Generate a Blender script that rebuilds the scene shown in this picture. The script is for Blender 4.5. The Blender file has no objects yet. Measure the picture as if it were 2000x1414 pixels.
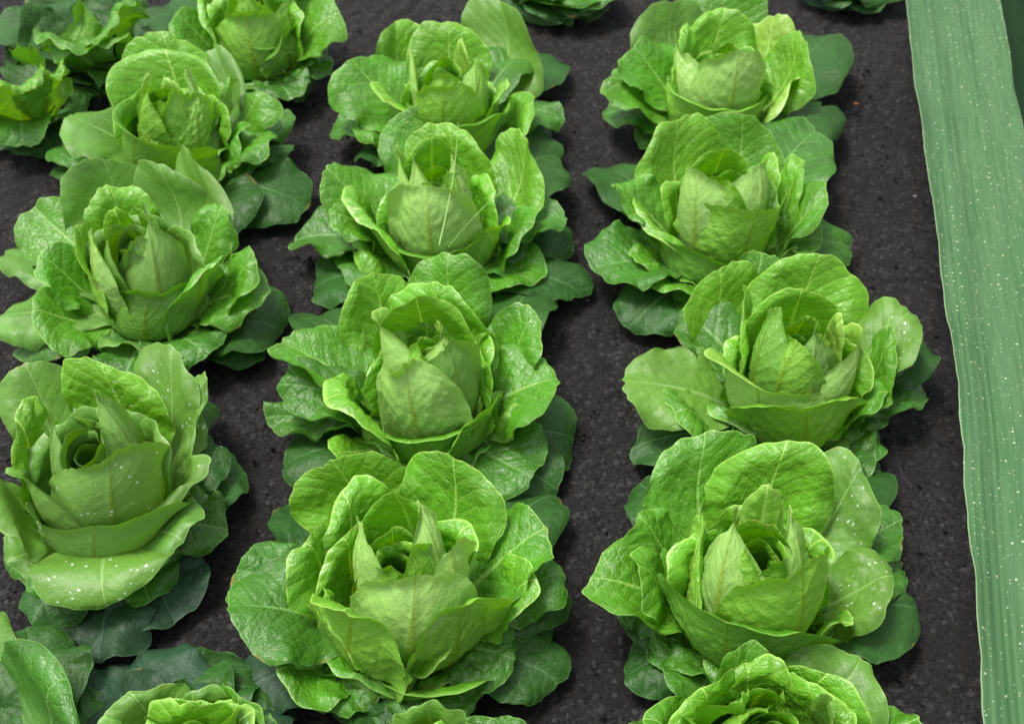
import bpy, math, random
import numpy as np
from mathutils import Vector
R = math.radians
sc = bpy.context.scene
# ---------------- camera ----------------
PITCH, FPX, CAMZ = 45.8, 2222.0, 1.05
cam = bpy.data.cameras.new('camera'); camo = bpy.data.objects.new('camera', cam)
sc.collection.objects.link(camo); sc.camera = camo
cam.sensor_width = 36; cam.lens = FPX / 2000 * 36; cam.clip_start = .02; cam.clip_end = 200
camo.location = (0, 0, CAMZ); camo.rotation_euler = (R(90 - PITCH), 0, 0)
cam.dof.use_dof = True; cam.dof.focus_distance = 1.02; cam.dof.aperture_fstop = 9.0
# ---------------- light ----------------
w = bpy.data.worlds.new('World'); sc.world = w; w.use_nodes = True
nt = w.node_tree; bg = nt.nodes['Background']
sky = nt.nodes.new('ShaderNodeTexSky'); sky.sky_type = 'NISHITA'; sky.sun_disc = False
SUN_EL, SUN_AZ = R(71), R(-75)          # azimuth measured clockwise from +Y
sky.sun_elevation = SUN_EL; sky.sun_rotation = SUN_AZ; sky.air_density = 1.0; sky.dust_density = 4.0; sky.ozone_density = 1.0
hs = nt.nodes.new('ShaderNodeHueSaturation'); hs.inputs['Saturation'].default_value = .3
nt.links.new(sky.outputs[0], hs.inputs['Color']); nt.links.new(hs.outputs[0], bg.inputs[0]); bg.inputs[1].default_value = .14
sl = bpy.data.lights.new('sun', 'SUN'); sl.energy = 1.9; sl.angle = R(16); sl.color = (1, .97, .9)
so = bpy.data.objects.new('sun', sl); sc.collection.objects.link(so)
sd = Vector((math.sin(SUN_AZ) * math.cos(SUN_EL), math.cos(SUN_AZ) * math.cos(SUN_EL), math.sin(SUN_EL)))
so.rotation_euler = sd.to_track_quat('Z', 'Y').to_euler()
sc.view_settings.view_transform = 'Standard'; sc.view_settings.look = 'None'
sc.view_settings.exposure = 0.70; sc.view_settings.gamma = 1

rnd = random.Random(7)
cp, sp_ = math.cos(R(PITCH)), math.sin(R(PITCH))
def at(px, py, z):
    """pixel of the photo (2000 wide) + height above the soil -> world point, metres per pixel there"""
    x = (px - 1000) / FPX; y = (707 - py) / FPX
    d = np.array([x, cp + y * sp_, -sp_ + y * cp])
    t = (z - CAMZ) / d[2]
    return np.array([0, 0, CAMZ]) + d * t, t / FPX

# ---------------- materials ----------------
class NT:
    def __init__(s, name):
        s.m = bpy.data.materials.new(name); s.m.use_nodes = True; s.t = s.m.node_tree; s.t.nodes.clear()
    def n(s, typ, **kw):
        o = s.t.nodes.new(typ)
        for k, v in kw.items():
            if k.startswith('i_'): o.inputs[k[2:].replace('_', ' ')].default_value = v
            else: setattr(o, k, v)
        return o
    def l(s, a, b): s.t.links.new(a, b)
    def math(s, op, a, b=None, clamp=False):
        o = s.n('ShaderNodeMath', operation=op, use_clamp=clamp)
        for i, v in enumerate((a, b)):
            if v is None: continue
            if isinstance(v, (int, float)): o.inputs[i].default_value = v
            else: s.l(v, o.inputs[i])
        return o.outputs[0]
    def ramp(s, f, a, b, c0=0., c1=1., smooth=True):
        o = s.n('ShaderNodeMapRange', interpolation_type='SMOOTHSTEP' if smooth else 'LINEAR')
        for i, v in enumerate((f, a, b, c0, c1)):
            if isinstance(v, (int, float)): o.inputs[i].default_value = v
            else: s.l(v, o.inputs[i])
        return o.outputs[0]
    def mix(s, f, a, b, mode='MIX'):
        o = s.n('ShaderNodeMix', data_type='RGBA', blend_type=mode)
        for i, v in ((0, f), (6, a), (7, b)):
            if isinstance(v, (int, float)): o.inputs[i].default_value = v
            elif isinstance(v, tuple): o.inputs[i].default_value = (*v, 1)
            else: s.l(v, o.inputs[i])
        return o.outputs[2]

def leaf_mat(name, col, back, vein, rough=.42, transl=.3, specks=0., bump=.8, net=1.):
    g = NT(name)
    uv = g.n('ShaderNodeUVMap'); sep = g.n('ShaderNodeSeparateXYZ'); g.l(uv.outputs[0], sep.inputs[0])
    ve = g.n('ShaderNodeAttribute', attribute_name='leafdat')       # x: metres from midrib, y: metres along, z: rim distance
    sv = g.n('ShaderNodeSeparateXYZ'); g.l(ve.outputs['Vector'], sv.inputs[0])
    tc = g.n('ShaderNodeTexCoord'); oi = g.n('ShaderNodeObjectInfo')
    off = g.n('ShaderNodeVectorMath', operation='SCALE'); g.l(oi.outputs['Location'], off.inputs[0]); off.inputs['Scale'].default_value = 1
    addr = g.n('ShaderNodeVectorMath', operation='ADD'); g.l(ve.outputs['Vector'], addr.inputs[0])
    cr = g.n('ShaderNodeCombineXYZ'); rr = g.math('MULTIPLY', oi.outputs['Random'], 7.0)
    g.l(rr, cr.inputs[2]); g.l(cr.outputs[0], addr.inputs[1]); P = addr.outputs[0]
    # distorted side veins
    nz = g.n('ShaderNodeTexNoise', i_Scale=28., i_Detail=3.); g.l(P, nz.inputs['Vector'])
    dis = g.math('MULTIPLY', g.math('SUBTRACT', nz.outputs[0], .5), .016)
    ax = g.math('ABSOLUTE', sv.outputs[0])
    t = g.math('SUBTRACT', sv.outputs[1], g.math('MULTIPLY', g.math('POWER', ax, .85), .55)); t = g.math('ADD', t, dis)
    sgn = g.math('MULTIPLY', g.math('SIGN', sv.outputs[0]), .004)
    tt = g.math('MULTIPLY', g.math('ADD', t, sgn), 1 / .019)
    tri = g.math('ABSOLUTE', g.math('SUBTRACT', g.math('FRACT', tt), .5))     # 0 on the vein
    v1 = g.ramp(tri, .0, .06, 1, 0)
    fade = g.ramp(ax, .012, .06, 1, .25)
    v1 = g.math('MULTIPLY', g.math('MULTIPLY', v1, fade), net)
    # fine net of veins
    vo = g.n('ShaderNodeTexVoronoi', feature='DISTANCE_TO_EDGE', i_Scale=110.); 
    nn = g.n('ShaderNodeTexNoise', i_Scale=60., i_Detail=2.); g.l(P, nn.inputs['Vector'])
    mv = g.n('ShaderNodeVectorMath', operation='MULTIPLY_ADD'); g.l(nn.outputs['Color'], mv.inputs[0]); mv.inputs[1].default_value = (.012,) * 3; g.l(P, mv.inputs[2])
    g.l(mv.outputs[0], vo.inputs['Vector'])
    v2 = g.ramp(vo.outputs['Distance'], 0, .14, 1, 0)
    # midrib
    rw = g.ramp(sep.outputs[1], 0, .85, .0075, .0009, smooth=False)
    rib = g.math('SUBTRACT', 1, g.math('DIVIDE', ax, rw), True); rib = g.ramp(rib, 0, .5, 0, 1)
    # colours
    n2 = g.n('ShaderNodeTexNoise', i_Scale=14., i_Detail=4., i_Roughness=.6); g.l(P, n2.inputs['Vector'])
    var = g.ramp(n2.outputs[0], .3, .7, 0, 1)
    c = g.mix(var, tuple(x * .72 for x in col), tuple(min(1, x * 1.25) for x in col))
    # blade grows paler towards its base, where rib and blade are white-green
    bs = g.ramp(sep.outputs[1], .0, .55, .75, 0); c = g.mix(bs, c, vein)
    hue = g.mix(g.math('MULTIPLY', oi.outputs['Random'], .5), c, (col[0] * 1.35, col[1] * 1.05, col[2] * .8)); c = hue
    c = g.mix(g.math('MULTIPLY', v1, .46), c, vein)
    c = g.mix(g.math('MULTIPLY', v2, .12), c, vein)
    c = g.mix(g.math('MULTIPLY', rib, .9), c, vein)
    rim = g.ramp(sv.outputs[2], 0, .0028, .7, 0); c = g.mix(rim, c, tuple(min(1, v * 1.15) for v in vein))
    # worn margins: thin yellow-brown patches here and there on the rim
    ne = g.n('ShaderNodeTexNoise', i_Scale=24., i_Detail=4., i_Roughness=.65); g.l(P, ne.inputs['Vector'])
    wear = g.math('MULTIPLY', g.ramp(ne.outputs[0], .60, .68, 0, 1), g.ramp(g.math('ADD', sv.outputs[2], g.math('MULTIPLY', ne.outputs[0], -.004)), .0, .004, 1, 0))
    c = g.mix(g.math('MULTIPLY', wear, .75 if col[1] < .2 else .4), c, (.26, .19, .045))
    bk = g.mix(.62, c, back); bk = g.mix(g.math('MULTIPLY', v1, .30), bk, vein); bk = g.mix(g.math('MULTIPLY', g.ramp(g.math('DIVIDE', ax, rw), .8, 1.7, 1, 0), .9), bk, (back[0] * .70, back[1] * .66, back[2] * .30))
    geo = g.n('ShaderNodeNewGeometry'); c = g.mix(geo.outputs['Backfacing'], c, bk)
    rgh = rough
    # bumps: blisters between veins
    b1 = g.n('ShaderNodeTexNoise', i_Scale=95., i_Detail=3., i_Roughness=.55); g.l(P, b1.inputs['Vector'])
    b3 = g.n('ShaderNodeTexNoise', i_Scale=260., i_Detail=3.); g.l(P, b3.inputs['Vector'])
    hgt = g.math('ADD', g.math('MULTIPLY', b1.outputs[0], 1.1), g.math('MULTIPLY', g.ramp(tri, 0, .3, 0, 1), .30))
    hgt = g.math('ADD', hgt, g.math('MULTIPLY', v2, -.16)); hgt = g.math('ADD', hgt, g.math('MULTIPLY', b3.outputs[0], .35))
    if specks:
        vs = g.n('ShaderNodeTexVoronoi', i_Scale=135.); g.l(P, vs.inputs['Vector'])
        n4 = g.n('ShaderNodeTexNoise', i_Scale=22., i_Detail=2.); g.l(P, n4.inputs['Vector'])
        sepc = g.n('ShaderNodeSeparateColor'); g.l(vs.outputs['Color'], sepc.inputs[0])
        rad = g.ramp(sepc.outputs[0], .45, 1., .0, .33); 
        dot = g.ramp(g.math('DIVIDE', vs.outputs['Distance'], g.math('ADD', rad, .0001)), .8, 1., 1, 0)
        dot = g.math('MULTIPLY', dot, g.ramp(sepc.outputs[1], 1 - specks, 1 - specks + .02, 0, 1))
        dot = g.math('MULTIPLY', dot, g.ramp(n4.outputs[0], .38, .52, 0, 1))
        c = g.mix(g.math('MULTIPLY', dot, .8), c, (.62, .74, .58))
        hgt = g.math('ADD', hgt, g.math('MULTIPLY', dot, 1.2))
        rgh = g.ramp(dot, 0, 1, rough, .08)
    bp = g.n('ShaderNodeBump', i_Strength=bump, i_Distance=.0019); g.l(hgt, bp.inputs['Height'])
    pr = g.n('ShaderNodeBsdfPrincipled'); g.l(c, pr.inputs['Base Color']); g.l(bp.outputs[0], pr.inputs['Normal'])
    if isinstance(rgh, float): pr.inputs['Roughness'].default_value = rgh
    else: g.l(rgh, pr.inputs['Roughness'])
    pr.inputs['Specular IOR Level'].default_value = .5 if col[1] > .15 else .3
    tr = g.n('ShaderNodeBsdfTranslucent'); g.l(bp.outputs[0], tr.inputs['Normal'])
    tcol = g.mix(.75, c, (1.0, 1.0, .45), 'MULTIPLY'); tb = g.n('ShaderNodeHueSaturation'); g.l(tcol, tb.inputs['Color'])
    tb.inputs['Saturation'].default_value = 1.15; tb.inputs['Value'].default_value = 1.45; g.l(tb.outputs[0], tr.inputs['Color'])
    mx = g.n('ShaderNodeMixShader'); mx.inputs[0].default_value = transl
    g.l(pr.outputs[0], mx.inputs[1]); g.l(tr.outputs[0], mx.inputs[2])
    out = g.n('ShaderNodeOutputMaterial'); g.l(mx.outputs[0], out.inputs[0])
    return g.m
#            name                 upper                 underside             veins
TONE = {
 0: ('heart_leaf_skin',   (.21, .44, .058), (.355, .59, .165), (.47, .68, .18), .31, .16),
 1: ('inner_leaf_skin',   (.120, .36, .020), (.27, .53, .070), (.38, .63, .12), .32, .22),
 2: ('middle_leaf_skin',  (.076, .265, .013), (.205, .43, .065), (.27, .51, .10), .34, .22),
 3: ('outer_leaf_skin',   (.048, .180, .014), (.135, .31, .055), (.16, .35, .08), .38, .18),
 4: ('old_leaf_skin',     (.026, .098, .015), (.06, .16, .042), (.085, .20, .06), .46, .16),
 5: ('sage_leaf_skin',    (.105, .27, .034), (.21, .40, .085), (.24, .43, .11), .46, .20),
 6: ('dusky_leaf_skin',   (.020, .060, .028), (.038, .09, .046), (.06, .12, .065), .50, .14),
}
MAT = {}
def tone(k, wet):
    key = (k, bool(wet))
    if key not in MAT:
        n, a, b, v, rg, tr = TONE[k]
        MAT[key] = leaf_mat(n + ('_with_drops' if wet else ''), a, b, v, rg, tr, .6 if wet else 0., *{0: (.5, .8), 5: (.38, .5), 4: (.6, .8), 6: (.5, .8)}.get(k, (.85, 1.)))
    return MAT[key]

# ---------------- leaf builder ----------------
def snoise(x, y, seed, n=5, f=1.):
    r = np.random.RandomState(seed); o = np.zeros_like(x)
    for k in range(n):
        a = r.uniform(0, 6.283); fr = f * r.uniform(.6, 1.7); ph = r.uniform(0, 6.283)
        o += np.sin((x * math.cos(a) + y * math.sin(a)) * fr + ph)
    return o / n ** .5 / 1.2
NU, NV = 49, 50
def leaf_mesh(P, S, W, cupf, seed, p=2.2, vm=.55, b=.30, lip=0., ruf=.004, rf=2.5, jag=.035, bl=.0012, tw=0., bend=0., notch=0., rib=.0018, lip0=.35, quilt=.45, shell=None, big=.0026):
    """P: midrib curve (arc fraction -> point, tangent, length); S: side vector"""
    rs = np.random.RandomState(seed)
    tl = np.linspace(-1, 1, NU); u = np.sin(np.pi / 2 * np.sign(tl) * np.abs(tl) ** 1.3)
    U, G = np.meshgrid(u, np.linspace(0, 1, NV))
    side = np.sign(U)
    asym = rs.uniform(-.15, .15); p = p * rs.uniform(.86, 1.2)
    # outline: superellipse tip over a petiole that widens to the blade
    un = np.clip(np.abs(u), 0, 1)
    top = vm + (1 - vm) * (1 - un ** p) ** (1 / p) + asym * u * (1 - un) * 1.2
    tipn = snoise(u * 5, u * 0 + 1.7, seed + 2, 6, 1.4) * .8 + snoise(u * 16, u * 0, seed + 3, 6, 1.5) * .45
    top = top * (1 + jag * tipn * .75) - notch * np.exp(-(u * 4) ** 2)
    top = top / max(1, top.max())
    V = G * top[None, :]
    f, Tn, L = P(V.ravel()); pts = f.reshape(NV, NU, 3); T = Tn.reshape(NV, NU, 3)
    lo = np.clip(V / (vm + .08), 0, 1)
    prof = b + (1 - b) * (lo * lo * (3 - 2 * lo)) ** .85
    jn = snoise(V * 9, side * 3.1, seed, 5, 1.6) * .8 + snoise(V * 30, side * 5.3, seed + 1, 5, 1.6) * .5
    Wd = W / 2 * prof * (1 + jag * 1.3 * jn * np.clip(V * 2 - .3, 0, 1))
    cl, c_r, c2l, c2r = cupf
    k = V ** 1.5
    al = np.where(U < 0, cl * (1 - k) + c2l * k, c_r * (1 - k) + c2r * k)
    al = np.where(np.abs(al) < 1e-3, 1e-3, al)
    lat = Wd * np.sin(al * U) / al; nrm = Wd * (1 - np.cos(al * U)) / al
    au = np.abs(U)
    ec = 1 - (1 - au ** 3) * (1 - G ** 6)
    ph = rs.uniform(0, 6.28, 6)
    rfl = np.sin(V * 6.283 * rf * np.where(U < 0, 1.0, 1.15) + np.where(U < 0, ph[0], ph[1])) * au ** 2
    rfl += .8 * np.sin(U * 4.2 + ph[2]) * G ** 3 + .4 * np.sin(V * 6.283 * rf * 2.7 + side * ph[3]) * au ** 4 + .3 * np.sin(U * 11 + ph[4]) * G ** 6
    nrm = nrm + ruf * rfl * np.clip(V * 2.2 - .25, 0, 1)
    x = U * Wd; y = V * L
    t = (y - .55 * np.abs(x) ** .85 + .008 * snoise(x * 60, y * 60, seed + 5) + .004 * side) / .019
    q = np.abs(np.sin(math.pi * t)) ** .7
    env = np.clip(1 - ec ** 3, 0, 1) * np.clip(V * 3, 0, 1) * np.clip(np.abs(x) / .006, 0, 1)
    bl_n = .25 * snoise(x * 200, y * 200, seed + 7, 9) + .55 * snoise(x * 520, y * 520, seed + 8, 14) + .35 * snoise(x * 900, y * 900, seed + 12, 14)
    nrm = nrm - bl * (q - .5) * env * quilt - bl * 1.0 * bl_n * env - big * snoise(x * 34, y * 34, seed + 9, 6) * np.clip(V * 2, 0, 1)
    rwid = np.clip(.0085 - .0072 * V, .0022, 1)
    nrm = nrm - rib * (1.25 - V) * np.exp(-(x / rwid) ** 2)
    drop = 0
    if lip:
        th = lip * np.clip((ec - lip0) / (1 - lip0), 0, 1) ** 1.5 * (1 + .5 * np.sin(U * 3 + V * 5 + ph[5]))
        nrm = nrm - th; drop = -np.abs(th) * .5 * G ** 3; lat = lat - side * np.abs(th) * .35 * au ** 3
    if shell is not None:
        # the blade wraps round the axis of the head: nested shells, never flat cards
        az, rho, flare, shear, lean = shell
        r_, z_ = pts[..., 0], pts[..., 2]
        wid = np.clip(Wd * U / rho, -2.6, 2.6)
        phi = az + wid + bend * V * (1 - V) * 2
        rr = r_ + flare * au ** 3 * V + lean * U * V * (.3 + au)
        zz = z_ - .10 * np.abs(np.clip(rr - r_, 0, 1))
        e_r = np.stack([np.cos(phi), np.sin(phi), 0 * phi], -1); e_z = np.array([0, 0, 1.]); S2 = np.stack([-np.sin(phi), np.cos(phi), 0 * phi], -1)
        Tt = e_r * T[..., :1] + e_z * T[..., 2:]; N = np.cross(Tt, S2)
        n0 = Wd * (1 - np.cos(al * U)) / al          # cup already made by the wrap
        off = nrm - n0 * .82
        sa, ca = math.sin(az), math.cos(az)
        X = e_r * rr[..., None] + e_z * zz[..., None] + N * off[..., None] + Tt * (drop + 0 * V)[..., None] + np.array([-sa, ca, 0]) * (shear * V ** 2)[..., None]
        rimd = np.minimum((1 - au) * Wd, (1 - G) * L)
        dat = np.stack([x, y, np.clip(rimd, 0, 1)], -1)
        return X.reshape(-1, 3), np.stack([(U + 1) / 2, V], -1).reshape(-1, 2), dat.reshape(-1, 3)
    S = S / np.linalg.norm(S)
    S2 = S - T * (T @ S)[..., None]; S2 /= np.linalg.norm(S2, axis=-1)[..., None]
    N = np.cross(T, S2)
    if tw:
        a = (tw * V ** 1.3)[..., None]; S3 = S2 * np.cos(a) + N * np.sin(a); N = N * np.cos(a) - S2 * np.sin(a); S2 = S3
    if bend: lat = lat + bend * L * V ** 2 * (1 - V) * 2
    X = pts + S2 * lat[..., None] + N * nrm[..., None] + T * (drop + 0 * V)[..., None]
    rimd = np.minimum((1 - au) * Wd + .0 * V, (1 - G) * L)
    dat = np.stack([x, y, np.clip(rimd, 0, 1)], -1)
    return X.reshape(-1, 3), np.stack([(U + 1) / 2, V], -1).reshape(-1, 2), dat.reshape(-1, 3)
_idx = np.arange(NU * NV).reshape(NV, NU)
FACES = np.stack([_idx[:-1, :-1], _idx[1:, :-1], _idx[1:, 1:], _idx[:-1, 1:]], -1).reshape(-1, 4)
def bez(p0, p1, p2, p3):
    s = np.linspace(0, 1, 80)[:, None]
    C = (1 - s) ** 3 * p0 + 3 * (1 - s) ** 2 * s * p1 + 3 * (1 - s) * s * s * p2 + s ** 3 * p3
    d = np.r_[0, np.cumsum(np.linalg.norm(np.diff(C, axis=0), axis=1))]; L = d[-1]
    def f(v):
        q = np.stack([np.interp(v * L, d, C[:, i]) for i in range(3)], 1)
        e = 2e-2; a = np.stack([np.interp(np.clip(v + e, 0, 1) * L, d, C[:, i]) for i in range(3)], 1) - np.stack([np.interp(np.clip(v - e, 0, 1) * L, d, C[:, i]) for i in range(3)], 1)
        return q, a / np.linalg.norm(a, axis=1)[:, None], L
    return f
def link(name, me, mat, parent=None):
    o = bpy.data.objects.new(name, me); sc.collection.objects.link(o); o.parent = parent
    if mat: me.materials.append(mat)
    return o
SOILZ = .004
def mk_mesh(name, X, uv, dat, faces):
    me = bpy.data.meshes.new(name)
    me.vertices.add(len(X)); me.vertices.foreach_set('co', X.astype(np.float32).ravel())
    nf = len(faces); me.loops.add(nf * 4); me.loops.foreach_set('vertex_index', faces.astype(np.int32).ravel())
    me.polygons.add(nf); me.polygons.foreach_set('loop_start', np.arange(0, nf * 4, 4, dtype=np.int32)); me.polygons.foreach_set('loop_total', np.full(nf, 4, np.int32))
    me.polygons.foreach_set('use_smooth', np.ones(nf, bool))
    me.update(calc_edges=True)
    ul = me.uv_layers.new(name='UVMap'); ul.data.foreach_set('uv', uv[faces.ravel()].astype(np.float32).ravel())
    at_ = me.attributes.new('leafdat', 'FLOAT_VECTOR', 'POINT'); at_.data.foreach_set('vector', dat.astype(np.float32).ravel())
    me.validate(); return me
def azs0(az): return az % (2 * math.pi)
def az_deg(az): return math.sin(az) < .1      # heart leaves on the viewer's side close over the heart
SEED = [100]
# kind presets: end elevation, start elevation, cup near base / near tip (deg half-angle), tone, extras
KIND = {
 'h': dict(e=112, st=18, cup=58, c2=66, tone=0, ruf=.0025, lip=.006, lip0=.62, rib=.0032, p=2.0, h1=.5, bl=.0011, quilt=.3, big=.0009, jag=.028, vm=.5, flare=0., b=.6),
 'i': dict(e=95, st=18, cup=50, c2=50, tone=1, ruf=.005, lip=.011, lip0=.45, p=2.3, h1=.46, bl=.0018, quilt=.5, jag=.032, vm=.52, flare=.006, b=.5),
 'm': dict(e=60, st=16, cup=44, c2=26, tone=2, ruf=.0065, lip=.008, lip0=.4, p=2.3, h1=.46, bl=.0014, jag=.022, flare=.006),
 'o': dict(e=4, st=38, cup=38, c2=5, tone=3, ruf=.008, lip=.006, p=2.3, jag=.028, bl=.0014),
 'g': dict(e=-22, st=14, cup=20, c2=-8, tone=4, ruf=.007, lip=.004, p=2.2, jag=.02),
}
class Head:
    def __init__(s, label, px, py, z, name='lettuce', cat='lettuce', group='lettuce heads growing in rows on the dark soil', hk=1., wet=False):
        """px, py, z: where the axis of the head passes its heart"""
        s.c, s.m = at(px, py, z); s.c[2] = 0; s.wet = wet; s.nh = s.ni = 0; s.hk = hk
        s.o = bpy.data.objects.new(name, None); sc.collection.objects.link(s.o); s.o.location = (s.c[0], s.c[1], 0); s.o.empty_display_size = .03
        s.o['label'] = label; s.o['category'] = cat
        if group: s.o['group'] = group
    def leaf(s, kind, px, py, z, W, **kw):
        a = dict(KIND[kind]); a.update(kw)
        tip, mpp = at(px, py, z); W = W * mpp
        d = tip - s.c
        if kind in 'im' and z > .14 and d[1] > 0 and abs(d[0]) < 1.6 * d[1]:
            tip, mpp = at(px, py, z - .018); d = tip - s.c
        if 'rt' in a:                                  # known distance from the axis: find the height that shows at this pixel
            lo, hi = .01, .23; dz = np.array([math.cos(R(a['az'])), math.sin(R(a['az'])), 0])
            for _ in range(30):
                mid = (lo + hi) / 2; q, mpp = at(px, py, mid)
                if (q - s.c) @ dz < a['rt']: lo = mid
                else: hi = mid
            tip = q; d = tip - s.c
        if 'az' in a: az = R(a['az'])
        else: az = math.atan2(d[1], d[0])
        s._build(kind, tip, az, W, a)
    def pol(s, kind, az, r, z, W, **kw):
        a = dict(KIND[kind]); a.update(kw)
        tip = s.c + np.array([r * math.cos(R(az)), r * math.sin(R(az)), z])
        s._build(kind, tip, R(az), W, a)
    def fill(s, k=1., seed=0, tones=(1, 1, 2, 3), **kw):
        """the many smaller leaves between those placed one by one"""
        j = random.Random(seed * 17 + 3); a0 = j.uniform(0, 360)
        for i in range(5): s.pol('h', a0 + i * 138, .010 * k, (.172 - .006 * i) * k, .125 * k, R=(.043 - .006 * i) * k, tone=tones[0], **kw)
        for i in range(3): s.pol('i', 35 + i * 55 + j.uniform(-12, 12), .066 * k, (.135 + j.uniform(-.012, .008)) * k, .10 * k, R=.057 * k, tone=tones[1], **kw)
        for i in range(5): s.pol('m', a0 + 60 + i * 72 + j.uniform(-12, 12), .086 * k, (.056 + j.uniform(-.012, .010)) * k, .11 * k, e=45, tone=tones[2], **kw)
        for i in range(7): s.pol('o', a0 + 15 + i * 51 + j.uniform(-12, 12), .125 * k, (.036 + j.uniform(-.01, .012)) * k, .10 * k, tone=tones[3], **kw)
    def _build(s, kind, tip, az, W, a):
        SEED[0] += 11; seed = a.get('seed', SEED[0])
        dv = np.array([math.cos(az), math.sin(az), 0.]); up = np.array([0, 0, 1.])
        r0 = a.get('r0', {'h': .018, 'i': .02, 'm': .022, 'o': .025, 'g': .022}[kind])
        p0 = s.c + dv * r0 + up * a.get('z0', {'h': .03, 'i': .025, 'm': .02, 'o': .015, 'g': .012}[kind])
        D = np.linalg.norm(tip - p0); 
        if kind == 'h' and az_deg(az) and a['e'] < 126: a['e'] += 24
        e, st = R(a['e']), R(a['st'])
        rad = tip - p0; rad[2] = 0; nr = np.linalg.norm(rad)
        ed = dv if (kind in 'hi' or 'az' in a or nr < .02) else rad / nr
        p1 = p0 + (dv * math.cos(st) + up * math.sin(st)) * D * a.get('h1', .42)
        p2 = tip - (ed * math.cos(e) + up * math.sin(e)) * D * a.get('h2', .42)
        S = np.array([-math.sin(az), math.cos(az), 0.])
        j = random.Random(seed); q = .3 if kind == 'h' else 1
        yaw = R(a.get('yaw', j.uniform(-14, 14) * q)); tw = a.get('tw', j.uniform(-12, 12) * q); a.setdefault('bend', j.uniform(-.07, .07) * q)
        if yaw: S = np.array([-math.sin(az + yaw), math.cos(az + yaw), 0.])
        if kind == 'h' and a['p'] < 2: a['p'], W = (2.6, W * 1.5) if a['p'] > 1.55 else (1.8, W * 1.3)
        if kind == 'i' and 20 < math.degrees(azs0(az)) < 165: a['e'] -= 8
        cu, c2 = a['cup'], a['c2']
        cu = cu if isinstance(cu, tuple) else (cu, cu); c2 = c2 if isinstance(c2, tuple) else (c2, c2)
        if not isinstance(a['cup'], tuple): cu = (cu[0] + j.uniform(-12, 12) * q, cu[1] + j.uniform(-12, 12) * q)
        if not isinstance(a['c2'], tuple): c2 = (c2[0] + j.uniform(-16, 16) * q, c2[1] + j.uniform(-16, 16) * q)
        shell = None; P = None
        if kind in 'him':
            if kind == 'm' and 'az' not in a: azs = math.atan2(rad[1], rad[0])
            else: azs = az
            dz = np.array([math.cos(azs), math.sin(azs), 0.]); d = tip - s.c
            rt = float(d @ dz); sh = float(d @ np.array([-dz[1], dz[0], 0])); zt = float(d[2]); z0 = .02
            if kind == 'h':
                Rr = a.get('R', (.056 - .0042 * s.nh) * s.hk); s.nh += 1
                q0, q1, q2, q3 = (.02, z0), (1.3 * Rr, z0 + .01), (1.2 * Rr + max(0, rt) * .15, zt * .86), (rt, zt)
                rho = Rr
            elif kind == 'i':
                Rr = a.get('R', max((.064 - .001 * s.ni) * s.hk, .55 * rt)); s.ni += 1
                q0, q1, q2, q3 = (.022, z0), (1.25 * Rr, z0 + .005), (max(1.1 * Rr, rt - .25 * (rt - Rr)), zt * .62), (rt, zt)
                rho = max(Rr, rt * .95)
            else:
                Dm = math.hypot(rt, zt); el = R(a['e'])
                q0, q3 = (.025, z0), (rt, zt); q1 = (.025 + .45 * Dm, z0 + .16 * Dm); q2 = (max(.05, rt - .4 * Dm * math.cos(el)), zt - .4 * Dm * math.sin(el))
                rho = max(.075, rt * 1.0)
            P = bez(*[np.array([q[0], 0, q[1]]) for q in (q0, q1, q2, q3)])
            shell = (azs, rho, a.get('flare', 0) * (1 + j.uniform(-.6, .8)), sh, j.uniform(-.004, .004) + (.004 if kind == 'h' else 0))
        kw = {k: a[k] for k in ('p', 'vm', 'b', 'lip', 'ruf', 'rf', 'jag', 'bl', 'bend', 'notch', 'rib', 'lip0', 'quilt', 'big') if k in a}
        X, uv, dat = leaf_mesh(P or bez(p0, p1, p2, tip), S, W, (R(cu[0]), R(cu[1]), R(c2[0]), R(c2[1])), seed, tw=R(tw), shell=shell, **kw)
        if shell is None: X = X - s.c
        X[:, 2] = np.where(X[:, 2] < SOILZ, SOILZ + (X[:, 2] - SOILZ) * .04, X[:, 2])
        nm = 'heart_leaf' if kind == 'h' else 'leaf'
        o = link(nm, mk_mesh(nm, X, uv, dat, FACES), tone(a['tone'], a.get('wet', s.wet)), s.o)
        if 'label' in a: o['label'] = a['label']
        return o
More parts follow.
